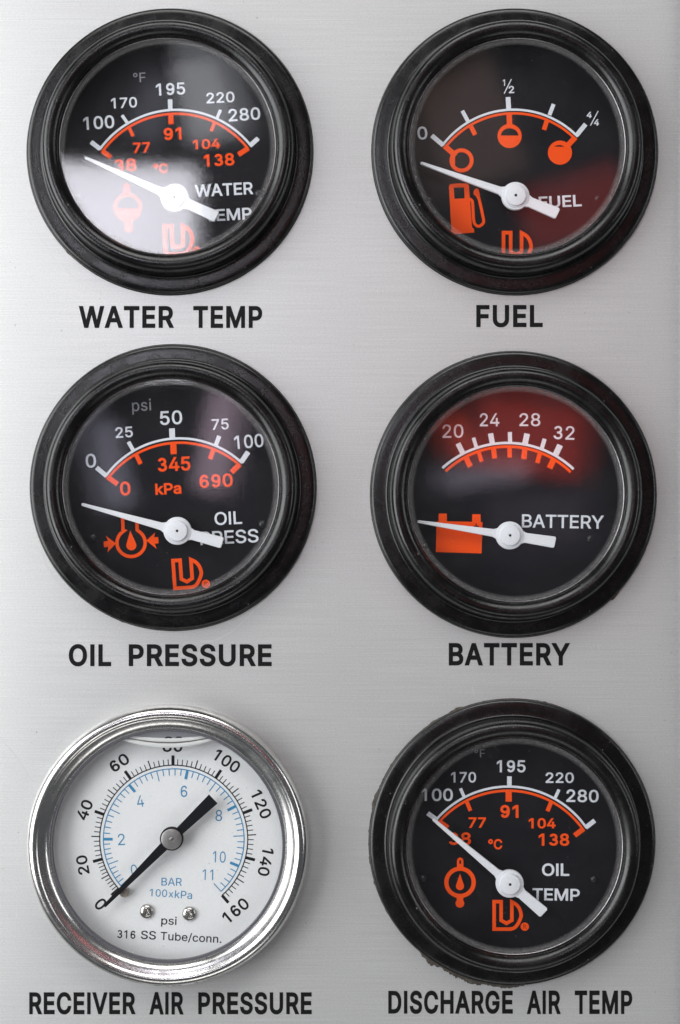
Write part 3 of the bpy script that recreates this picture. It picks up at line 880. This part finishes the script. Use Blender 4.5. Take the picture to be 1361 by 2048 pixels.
def caption(words, y0, y1, label):
    bmx = bmesh.new()
    for s, x0, x1 in words:
        tr = text_tris(s, 54, 84)
        for t in tr:
            q = [bmx.verts.new((*at(x0 + (u + .5) * (x1 - x0), y1 - (v + .5) * (y1 - y0)), 0.00004)) for u, v in t]
            bmx.faces.new(q)
    bmesh.ops.remove_doubles(bmx, verts=bmx.verts, dist=2e-7)
    for f in bmx.faces:
        f.normal_update()
        if f.normal.z < 0:
            f.normal_flip()
    me = bpy.data.meshes.new('lettering')
    bmx.to_mesh(me)
    bmx.free()
    link('lettering', me, M['caption'], pr, label=label)


caption([('WATER', 158, 349), ('TEMP', 387, 525)], 612, 656, 'black capitals reading WATER TEMP')
caption([('FUEL', 953, 1086)], 610, 655, 'black capitals reading FUEL')
caption([('OIL', 138, 223), ('PRESSURE', 258, 544)], 1288, 1333, 'black capitals reading OIL PRESSURE')
caption([('BATTERY', 898, 1141)], 1286, 1331, 'black capitals reading BATTERY')
caption([('RECEIVER', 59, 272), ('AIR', 299, 368), ('PRESSURE', 397, 624)], 1984, 2029, 'black capitals reading RECEIVER AIR PRESSURE')
caption([('DISCHARGE', 777, 1026), ('AIR', 1054, 1122), ('TEMP', 1150, 1265)], 1981, 2028, 'black capitals reading DISCHARGE AIR TEMP')

for pts, w_ in (([(398, 1282), (432, 1280), (470, 1258), (508, 1222)], 1.6),
                ([(0, 1478), (22, 1500), (44, 1530), (60, 1560)], 1.4),
                ([(70, 455), (95, 500), (135, 545), (190, 580)], 1.2),
                ([(40, 1575), (48, 1566), (60, 1556)], 1.2),
                ([(78, 1085), (90, 1125), (120, 1170), (150, 1198)], 1.3),
                ([(945, 1372), (948, 1388), (950, 1392)], 1.6),
                ([(1196, 1290), (1199, 1300)], 1.6)):
    cs = ln(catmull(pts, 5), w_)
    K = 1e5
    tr = union([[tuple(c * K for c in at(x, y)) for x, y in P] for P in cs], 1e-2)
    link('scratch', tri_mesh('scratch', [tuple((p[0] / K, p[1] / K) for p in t) for t in tr], 0.00003), M['scratch'], pr)

# ------------------------------------------------------------------ 1 water temperature
g = Gauge('temperature_gauge', 40, 0, F, 660, 668, 'round black gauge above the WATER TEMP caption, glare across its lower glass', group=GRP)
bez, dial = black_gauge(g, M['bezel'])
scale_marks(g, dial, [(350, 657), (661, 483), (1017, 642)], [(362, 667), (662, 500), (1003, 654)],
            [((313, 623), (353, 654), 20), ((449, 506), (477, 546), 14), ((660, 436), (661, 484), 20), ((882, 482), (865, 520), 14), ((1047, 607), (1010, 640), 20)],
            [((362, 662), (400, 691), 20), ((478, 556), (498, 598), 15), ((663, 497), (664, 545), 23), ((855, 540), (840, 576), 15), ((1004, 650), (960, 679), 22)])
W, O = M['white'], M['orange']
text(g, '°F', 525, 340, 54, 42, 3, M['grey'], dial, 10, 'lettering')
for a in (('195', 662, 391, 128, 54, 3), ('170', 458, 451, 114, 47, 3), ('220', 881, 428, 124, 48, 3), ('100', 347, 538, 136, 58, 4), ('280', 986, 502, 140, 56, 4)):
    text(g, *a, W, dial, 30)
for a in (('91', 671, 587, 78, 54, 3), ('77', 535, 648, 75, 46, 3), ('104', 820, 632, 120, 44, 3), ('138', 875, 702, 134, 55, 3), ('38', 463, 725, 98, 56, 3)):
    text(g, *a, O, dial, 44)
text(g, '°C', 618, 739, 64, 44, 3, O, dial, 42, 'lettering')
text(g, 'WATER', 897, 832, 256, 54, 3, W, dial, 34, 'lettering')
text(g, 'TEMP', 915, 942, 206, 52, 3, W, dial, 34, 'lettering')
k = F / 6.805
def Tw(x, y):   # from the 200,360 close-up
    return ((160 + x / 6.805) * F, (360 + y / 6.805) * F)
cs = ln([Tw(*p) for p in circ(382, 372, 172, 40)], 36 * k, True)
cs += ln([Tw(*p) for p in [(340, 200), (338, 80), (365, 58), (395, 80), (396, 200)]], 26 * k)
cs += ln([Tw(235, 405), Tw(530, 405)], 24 * k)
for x in (275, 330, 385, 440, 495):
    cs += ln([Tw(x, 400), Tw(x, 400 + (130 if 300 < x < 460 else 85))], 26 * k)
cs += ln([Tw(385, 530), Tw(392, 620)], 80 * k)
cs.append(ADD([Tw(*p) for p in circ(396, 650, 58, 24)]))
flat(g, 'coolant_symbol', cs, O, dial, 0.00003)
logo(g, dial, 627, 985, 138, 2, True)
needle(g, (680, 868), (284, 690), (866, 952), M['needle'])
rivet(g, dial, 262, 868)
rivet(g, dial, 1050, 850)
flakes(g, [(205, 235, 0.22, 0.8)], seed=1)

# ------------------------------------------------------------------ 2 fuel
g = Gauge('fuel_gauge', 730, 0, F, 658, 668, 'round black gauge above the FUEL caption with an orange petrol pump symbol', group=GRP)
bez, dial = black_gauge(g, M['bezel'])
scale_marks(g, dial, [(341, 638), (631, 482), (935, 600)], [(352, 650), (632, 498), (922, 608)],
            [((294, 595), (345, 638), 20), ((428, 486), (453, 532), 17), ((629, 426), (632, 482), 21), ((829, 457), (811, 505), 17), ((970, 545), (930, 594), 20)],
            [((461, 545), (485, 592), 20), ((800, 528), (787, 570), 20)])
for q, c, mode in ((((350, 640), (400, 684)), (425, 704), 0), (((634, 495), (636, 556)), (636, 597), 1), (((925, 602), (888, 642)), (857, 670), 2)):
    cs = ln(list(q), 24) + [ADD(circ(*c, 53, 40))]
    if mode == 0:
        cs.append(CUT(circ(*c, 36, 30, None, 0.65 + PI, 2 * PI + PI - 0.65)))
    elif mode == 1:
        cs.append(CUT(circ(c[0], c[1] - 2, 38, 24, 32, PI, 2 * PI)))
    else:
        cs.append(CUT(circ(c[0] - 3, c[1] - 26, 20, 16, 7, PI, 2 * PI)))
    flat(g, 'tank_symbol', cs, O, dial, 0.00007)
text(g, '0', 253, 584, 44, 58, 4, W, dial, 28)
text(g, '1', 611, 363, 10, 28, 0, W, dial, 25)
flat(g, 'fraction_bar', ln([(644, 347), (612, 411)], 4.5), W, dial)
text(g, '2', 644, 393, 24, 32, 3, W, dial, 35)
text(g, '4', 986, 504, 22, 27, -8, W, dial, 45)
flat(g, 'fraction_bar', ln([(1025, 487), (991, 551)], 4.5), W, dial)
text(g, '4', 1018, 537, 22, 28, -8, W, dial, 45)
text(g, 'FUEL', 858, 885, 188, 52, 3, W, dial, 34, 'lettering')
def Tf(x, y):
    return ((150 + x / 6.805) * F, (340 + y / 6.805) * F)
body = [(125, 235), (130, 205), (150, 190), (270, 181), (375, 185), (398, 210), (408, 375), (415, 440), (440, 780), (465, 800), (470, 850), (130, 880), (128, 830), (158, 812)]
cs = [ADD([Tf(*p) for p in body]), CUT([Tf(*p) for p in [(190, 240), (330, 236), (338, 385), (200, 392)]])]
hose = catmull([(405, 395), (432, 410), (447, 450), (456, 600), (463, 690), (482, 738), (520, 765), (562, 752), (592, 720), (598, 690), (585, 620), (560, 500), (532, 380)], 4)
cs += ln([Tf(*p) for p in hose], 40 * F / 6.805)
cs.append(ADD([Tf(*p) for p in [(502, 250), (528, 262), (540, 310), (552, 385), (510, 392), (492, 355), (465, 335), (458, 300), (478, 262)]]))
flat(g, 'fuel_pump_symbol', cs, O, dial)
logo(g, dial, 601, 1013, 138, 0, True)
needle(g, (662, 860), (245, 714), (850, 938), M['needle'])
rivet(g, dial, 1022, 872, 14)
rivet(g, dial, 285, 880, 14)

# ------------------------------------------------------------------ 3 oil pressure
g = Gauge('pressure_gauge', 40, 680, F, 674, 648, 'round black gauge above the OIL PRESSURE caption, reading psi and kPa', group=GRP)
bez, dial = black_gauge(g, M['bezel'])
scale_marks(g, dial, [(377, 598), (670, 433), (976, 540)], [(390, 604), (672, 452), (965, 549)],
            [((337, 560), (381, 597), 20), ((477, 447), (501, 489), 17), ((668, 388), (670, 438), 25), ((876, 421), (859, 466), 19), ((1003, 491), (972, 536), 22)],
            [((384, 600), (430, 633), 22), ((509, 500), (531, 544), 19), ((674, 456), (676, 501), 27), ((851, 480), (835, 523), 20), ((966, 545), (930, 581), 23)])
text(g, 'psi', 535, 292, 84, 66, 3, M['grey'], dial, 10, 'lettering', 40)
for a in (('50', 664, 341, 98, 62, 3), ('25', 458, 405, 76, 48, 4), ('75', 880, 370, 74, 48, 3), ('100', 1006, 445, 128, 60, 5), ('0', 312, 530, 46, 62, 3)):
    text(g, *a, W, dial, 25)
for a in (('345', 677, 545, 144, 62, 3), ('690', 862, 618, 146, 60, 3), ('0', 463, 652, 46, 62, 3)):
    text(g, *a, O, dial, 36)
text(g, 'kPa', 652, 653, 114, 50, 3, O, dial, 44, 'lettering')
text(g, 'OIL', 915, 782, 120, 58, 3, W, dial, 22, 'lettering')
text(g, 'PRESS', 920, 865, 256, 60, 3, W, dial, 22, 'lettering')
q6 = 1361 / 240
def To(x, y):
    return ((150 + x / q6) * F, (350 + y / q6) * F)
ring = [(318, 30), (322, 178)] + [(412 + 162 * math.cos(a), 317 + 156 * math.sin(a)) for a in [math.radians(t) for t in range(-125, -415, -8)]][0:0]
arcp = [(412 + 160 * math.cos(math.radians(t)), 315 + 156 * math.sin(math.radians(t))) for t in range(240, -62, -8)]
cs = ln([To(*p) for p in [(316, 30), (321, 178)] + arcp + [(482, 172), (475, 20)]], 38 * F / q6)
drop = lambda T_, tx, ty, bx, by, r: ADD([T_(tx, ty)] + [T_(bx + r * math.cos(math.radians(t)), by + r * math.sin(math.radians(t))) for t in range(-25, 206, 11)])
cs.append(drop(To, 402, 176, 415, 344, 57))
cs.append(ADD([To(*p) for p in [(100, 303), (152, 293), (124, 235), (240, 322), (145, 425), (152, 358), (106, 368)]]))
cs.append(ADD([To(*p) for p in [(585, 290), (684, 198), (674, 252), (718, 250), (724, 320), (680, 325), (702, 384)]]))
flat(g, 'oil_pressure_symbol', cs, O, dial)
logo(g, dial, 664, 961, 137, 4, True)
needle(g, (692, 838), (271, 721), (891, 891), M['needle'])
rivet(g, dial, 322, 868, 18)
rivet(g, dial, 1066, 808, 18)
flakes(g, [(215, 262, 0.28, 0.8)], seed=2)

# ------------------------------------------------------------------ 4 battery
g = Gauge('voltage_gauge', 730, 680, F, 652, 678, 'round black gauge above the BATTERY caption with an orange battery symbol', group=GRP)
bez, dial = black_gauge(g, M['bezel'])
scale_marks(g, dial, [(341, 562), (638, 452), (917, 567)], [(355, 576), (637, 468), (904, 580)],
            [((409, 454), (431, 498), 23), ((477, 429), (490, 471), 16), ((552, 410), (560, 453), 23), ((637, 404), (638, 450), 18), ((713, 411), (703, 457), 25), ((790, 434), (777, 476), 18), ((858, 461), (838, 503), 26)],
            [((443, 514), (464, 556), 24), ((500, 490), (513, 534), 18), ((565, 474), (570, 520), 22), ((636, 470), (636, 516), 20), ((703, 478), (698, 522), 24), ((769, 497), (757, 540), 20), ((828, 527), (811, 563), 26)], 11, 12)
for a in (('20', 387, 400, 92, 60, 1), ('24', 548, 350, 86, 58, 0), ('28', 725, 350, 92, 58, 0), ('32', 875, 407, 92, 60, -2)):
    text(g, *a, W, dial, 16)
text(g, 'BATTERY', 870, 797, 360, 58, -1, W, dial, 22, 'lettering')
cs = [ADD([(325, 762), (360, 762), (361, 796), (471, 798), (472, 765), (508, 765), (509, 799), (517, 800), (513, 937), (312, 931), (315, 797), (324, 797)])]
cs += [CUT(q) for q in ln([(477, 818), (501, 818)], 5)] + [CUT(q) for q in ln([(489, 806), (489, 815)], 5) + ln([(489, 821), (489, 830)], 5)]
cs += [CUT(q) for q in ln([(330, 818), (352, 818)], 5)]
flat(g, 'battery_symbol', cs, O, dial)
needle(g, (637, 858), (232, 797), (838, 889), M['needle'])
rivet(g, dial, 990, 870, 14)
rivet(g, dial, 262, 905, 14)
flakes(g, [(95, 200, 0.28, 0.85)], seed=3)
flakes(g, [(292, 328, 0.5, 0.9)], seed=9, m=M['rust'], name='residue')

# ------------------------------------------------------------------ 6 discharge air
g = Gauge('temperature_gauge', 730, 1370, F, 646, 688, 'round black gauge above the DISCHARGE AIR TEMP caption, OIL TEMP on its face', group=GRP)
bez, dial = black_gauge(g, M['bezel_dusty'])
scale_marks(g, dial, [(314, 591), (635, 446), (974, 628)], [(326, 602), (634, 464), (957, 632)],
            [((276, 563), (320, 594), 20), ((420, 454), (438, 495), 14), ((635, 401), (635, 448), 20), ((853, 459), (834, 499), 14), ((1010, 595), (970, 626), 20)],
            [((330, 600), (366, 626), 20), ((446, 508), (464, 552), 17), ((632, 463), (632, 512), 27), ((819, 513), (802, 554), 18), ((962, 630), (921, 661), 22)])
text(g, '°F', 505, 300, 46, 34, 2, M['grey'], dial, 0, 'lettering')
for a in (('195', 643, 357, 126, 54, 0), ('170', 434, 405, 110, 47, 0), ('220', 856, 407, 124, 47, 0), ('280', 956, 487, 142, 56, -1), ('100', 318, 482, 138, 56, 0)):
    text(g, *a, W, dial, 30)
for a in (('91', 635, 555, 80, 57, 0), ('77', 494, 604, 76, 46, 0), ('104', 779, 607, 118, 46, 0), ('138', 831, 679, 134, 55, 0), ('38', 418, 675, 98, 56, 0)):
    text(g, *a, O, dial, 44)
text(g, '°C', 573, 699, 62, 46, 0, O, dial, 42, 'lettering')
text(g, 'OIL', 838, 811, 120, 56, 0, W, dial, 34, 'lettering')
text(g, 'TEMP', 840, 920, 208, 53, -1, W, dial, 34, 'lettering')
q1 = 1361 / 220
def Td(x, y):
    return ((140 + x / q1) * F, (330 + y / q1) * F)
k = F / q1
cs = ln([Td(*p) for p in circ(313, 400, 169, 44)], 52 * k, True)
cs += ln([Td(*p) for p in [(290, 225), (289, 135), (297, 115), (315, 108), (333, 115), (340, 135), (340, 225)]], 30 * k)
cs += ln([Td(290, 190), Td(340, 190)], 40 * k)
cs += [ADD([Td(*p) for p in [(268, 570), (355, 570), (350, 640), (275, 640)]]), ADD([Td(*p) for p in circ(311, 660, 54, 28)])]
cs.append(drop(Td, 312, 292, 312, 447, 50))
flat(g, 'oil_temperature_symbol', cs, O, dial)
logo(g, dial, 560, 943, 135, 0, True)
needle(g, (637, 873), (299, 589), (789, 1003), M['needle'])
rivet(g, dial, 255, 850, 16)
rivet(g, dial, 1006, 853, 16)
flakes(g, [(62, 110, 0.2, 0.7), (105, 215, 0.26, 0.8), (228, 278, 0.85, 0.30)], base=29.95, seed=6)

# ------------------------------------------------------------------ 5 receiver air pressure
g = Gauge('air_pressure_gauge', 40, 1370, F, 658, 690, 'polished steel gauge with white face above the RECEIVER AIR PRESSURE caption')
r = g.root
SB = [(28.2, 0.0), (28.9, 0.5), (29.2, 1.5), (29.25, 3.0), (29.15, 4.2), (28.9, 5.1), (28.45, 5.75), (27.9, 6.05), (27.35, 6.1), (26.95, 5.95), (26.6, 5.72),
      (26.1, 5.6), (25.5, 5.42), (25.0, 5.15), (24.6, 4.8), (24.35, 4.45), (24.25, 4.0)]
bez = lathe('bezel', smooth_prof(SB, 3), M['steel'], r, seg=192, mod=lambda a, rr, h: (rr + 0.05 * math.sin(2 * a + 1) + 0.02 * math.sin(7 * a), h + 0.03 * math.sin(3 * a)))
lathe('gasket', [(24.4, 4.4), (23.95, 4.45), (23.8, 4.2), (23.8, 3.6), (24.3, 3.2)], M['gasket'], r, seg=128)
lathe('cup', [(24.3, 4.2), (24.3, 1.2), (24.8, 0.4)], M['gasket'], r, seg=96)
lathe('glass', [(0, 4.25), (24.2, 4.22), (24.2, 3.9), (0, 3.9)], M['glass_clean'], r, seg=96)
dial = lathe('dial', [(0, 0.5), (24.9, 0.5), (24.9, 0.2)], M['dial_white'], r, seg=128, smooth=False)
K_, B_ = M['black_ink'], M['blue']
cx, cy = 676, 677
def pol(a, rr):
    t = math.radians(a)
    return (cx + rr * math.cos(t), cy - rr * math.sin(t))
def psi(v):
    return 222 - 1.325 * v if v < 20 else 195.5 - (v - 20) * (195.5 + 49.3) / 140
def bar(v):
    return 222 - 21 * v if v < 2 else 180 - (v - 2) * (180 + 47.8) / 9
cs = ln([pol(222 - i * (222 + 49.3) / 120, 325) for i in range(121)], 5)
bl = ln([pol(222 - i * (222 + 47.8) / 120, 309) for i in range(121)], 4.5)
for v in range(0, 161, 2):
    if v % 20 == 0:
        continue
    L = 362 if v % 10 == 0 else 351
    cs += ln([pol(psi(v), 324), pol(psi(v), L)], 5 if v % 10 == 0 else 4)
for i in range(0, 56):
    v = i * 0.2
    if i % 10 == 0:
        continue
    L = 262 if i % 5 == 0 else 280
    bl += ln([pol(bar(v), 310), pol(bar(v), L)], 4.2)
flat(g, 'scale_ring', cs, K_, dial, label='black psi scale ring with fine ticks')
flat(g, 'scale_ring', bl, B_, dial, 0.00004, label='blue bar scale ring with fine ticks')
for v in range(0, 161, 20):
    flat(g, 'tick_mark', ln([pol(psi(v), 325), pol(psi(v), 368)], 13), K_, dial, 0.00005)
for v in range(0, 12, 2):
    flat(g, 'tick_mark', ln([pol(bar(v), 310), pol(bar(v), 268)], 12), B_, dial, 0.00006, label='blue tick mark')
for a in (('0', 355, 962, 38, 56, 132), ('20', 276, 790, 84, 50, 100), ('40', 285, 548, 88, 52, 68), ('60', 437, 341, 88, 52, 35),
          ('100', 909, 334, 124, 54, -34), ('120', 1060, 524, 128, 52, -66), ('140', 1080, 777, 124, 52, -102), ('160', 948, 990, 126, 54, 40)):
    text(g, *a, K_, dial, 34)
text(g, '80', 671, 268, 88, 52, 0, K_, dial, 34, clip=('below', 266))
for a in (('0', 502, 812, 28, 48, 8), ('2', 446, 678, 30, 50, 3), ('4', 529, 510, 30, 50, 8), ('6', 721, 467, 29, 50, 0), ('8', 874, 573, 29, 50, -2), ('10', 876, 755, 56, 50, -2), ('11', 826, 833, 46, 46, -2)):
    text(g, *a, B_, dial, 0)
text(g, 'BAR', 667, 864, 90, 34, -1, B_, dial, 6, 'lettering')
text(g, '100', 609, 913, 76, 33, -3, B_, dial, 6, 'lettering')
text(g, 'x', 664, 921, 21, 23, -3, B_, dial, 6, 'lettering')
text(g, 'kPa', 719, 921, 76, 34, -4, B_, dial, 6, 'lettering')
text(g, 'psi', 655, 1039, 68, 46, -2, K_, dial, 14, 'lettering')
text(g, '316', 468, 1095, 80, 36, -3, K_, dial, 18, 'lettering')
text(g, 'SS', 565, 1098, 66, 38, -3, K_, dial, 14, 'lettering')
text(g, 'Tube/conn.', 752, 1110, 268, 42, -3, K_, dial, 14, 'lettering', 12)


def screw(x, y, R_, deg):
    R = g.u(R_) * 1000
    c = g.p(x, y, 0.001)
    sc = lathe('screw', [(R * 1.02, 0.5), (R, 0.9), (R * .88, 1.15), (R * .6, 1.32), (R * .42, 1.36)], M['screw'], dial, c=c, seg=40)
    # head top with a cross recess: a flat top of four lands round a sunken cross
    vs, fs = [], []
    q = R * .44
    n = 40
    for i in range(n):
        a = 2 * PI * i / n
        arm = max(abs(math.cos(2 * (a + math.radians(deg)))), 0) ** 3
        z = 1.36 - 0.0
        vs += [(c[0] + q / 1000 * math.cos(a), c[1] + q / 1000 * math.sin(a), z / 1000),
               (c[0] + q * (.35 + .6 * arm) / 1000 * math.cos(a), c[1] + q * (.35 + .6 * arm) / 1000 * math.sin(a), 1.30 / 1000),
               (c[0] + q * (.22 + .5 * arm) / 1000 * math.cos(a), c[1] + q * (.22 + .5 * arm) / 1000 * math.sin(a), 0.85 / 1000)]
    vs.append((c[0], c[1], 0.0007))
    for i in range(n):
        j = (i + 1) % n
        fs += [(3 * i, 3 * j, 3 * j + 1, 3 * i + 1), (3 * i + 1, 3 * j + 1, 3 * j + 2, 3 * i + 2), (3 * i + 2, 3 * j + 2, 3 * n)]
    me = bpy.data.meshes.new('cross_recess')
    me.from_pydata(vs, [], fs)
    me.update()
    bmq = bmesh.new(); bmq.from_mesh(me); bmq.faces.ensure_lookup_table()
    b2 = bmesh.new(); b2.from_mesh(sc.data)
    tmp = bpy.data.meshes.new('tmp'); bmq.to_mesh(tmp); b2.from_mesh(tmp)
    bmesh.ops.remove_doubles(b2, verts=b2.verts, dist=1e-6)
    b2.to_mesh(sc.data); b2.free(); bmq.free()
    bpy.data.meshes.remove(tmp); bpy.data.meshes.remove(me)


screw(557, 995, 31, 12)
screw(744, 1005, 31, -8)
Rp = g.u(21) * 1000
lathe('stop_pin', [(Rp, 0.5), (Rp, 1.9), (Rp * .8, 2.15), (Rp * .4, 2.25), (0, 2.3)], M['pin'], dial, c=g.p(458, 912, 0.002), seg=32)

# needle: slim pointer, wide tail
z0, z1 = 0.0026, 0.0030
P = Vector(g.p(667, 675, z1)); T = Vector(g.p(371, 972, z1)); E = Vector(g.p(849, 501, z1))
d = (T - P).normalized(); n_ = Vector((-d.y, d.x)); e = (E - P).normalized(); k_ = Vector((-e.y, e.x))
f = g.u
pts = [T + n_ * f(7), P + d * f(52) + n_ * f(20), P + d * f(20) + n_ * f(22), P + e * f(20) - k_ * f(17), P + e * f(60) - k_ * f(19), E - k_ * f(27), E + k_ * f(27), P + e * f(60) + k_ * f(19),
       P + e * f(20) + k_ * f(17), P + d * f(20) - n_ * f(22), P + d * f(52) - n_ * f(20), T - n_ * f(7)]
nd = solid('needle', pts, z0, z1, M['black_needle'], r, 0.00004)
H = f(51) * 1000
lathe('hub', [(H, 2.3), (H, 3.3), (H - .1, 3.42), (H - .30, 3.45)], M['black_needle'], nd, c=P, seg=64)
lathe('cap', [(H - .28, 3.3), (H - .30, 3.50), (H - .5, 3.56), (0.62, 3.58), (0.55, 3.50), (0, 3.50)], M['hub_metal'], nd, c=P, seg=64)
lathe('pin', [(0.42, 3.45), (0.40, 3.62), (0.2, 3.68), (0, 3.68)], M['screw'], nd, c=P, seg=24)

# the air pocket at the top of the liquid filling
zb = 0.0036
top = arc3((445, 236), (655, 176), (868, 234), 30)
low = arc3((868, 234), (655, 246), (445, 236), 30)
flat(g, 'air_bubble', [ADD(top + low[1:-1])], M['bubble'], r, z=zb)  # flat grey paints the refraction inside the pocket
band = arc3((438, 230), (650, 262), (872, 230), 40)
def band_mesh(name, line, hw_f, z, rise, m):
    """a rounded bead along a line"""
    vs, fs = [], []
    n = len(line)
    for i, q in enumerate(line):
        t = i / (n - 1)
        hw = hw_f(t)
        a = line[max(0, i - 1)]; b = line[min(n - 1, i + 1)]
        dx, dy = b[0] - a[0], b[1] - a[1]
        L = math.hypot(dx, dy); nx, ny = -dy / L, dx / L
        for k in range(7):
            s = -1 + k / 3
            X, Y = g.p(q[0] + nx * hw * s, q[1] + ny * hw * s, z)
            vs.append((X, Y, z + rise * math.sqrt(max(0, 1 - s * s))))
    for i in range(n - 1):
        for k in range(6):
            a = i * 7 + k
            fs.append((a, a + 1, a + 8, a + 7))
    me = bpy.data.meshes.new(name)
    me.from_pydata(vs, [], fs)
    me.update()
    return link(name, me, m, r, smooth=True)
band_mesh('meniscus', arc3((440, 234), (652, 264), (868, 232), 40), lambda t: 1 + 11 * math.sin(PI * t) ** .5, zb, 0.0002, M['meniscus'])  # highlight along the liquid edge, put into a pale colour
band_mesh('meniscus', arc3((462, 222), (652, 244), (850, 220), 40), lambda t: 1 + 10 * math.sin(PI * t) ** .5, zb, 0.0002, M['meniscus'])
band_mesh('meniscus_shade', arc3((455, 226), (652, 253), (856, 224), 40), lambda t: 0.8 + 2.4 * math.sin(PI * t), zb + 0.0002, 0.00005, M['meniscus_line'])
text(g, '80', 676, 248, 84, 44, 0, K_, dial, 26, clip=('above', 237), z=zb + 0.00005)  # slice of the numeral redrawn as its refracted image
flakes(g, [(215, 262, 0.4, 0.8)], base=28.6, seed=12, m=M['rust'], name='residue')
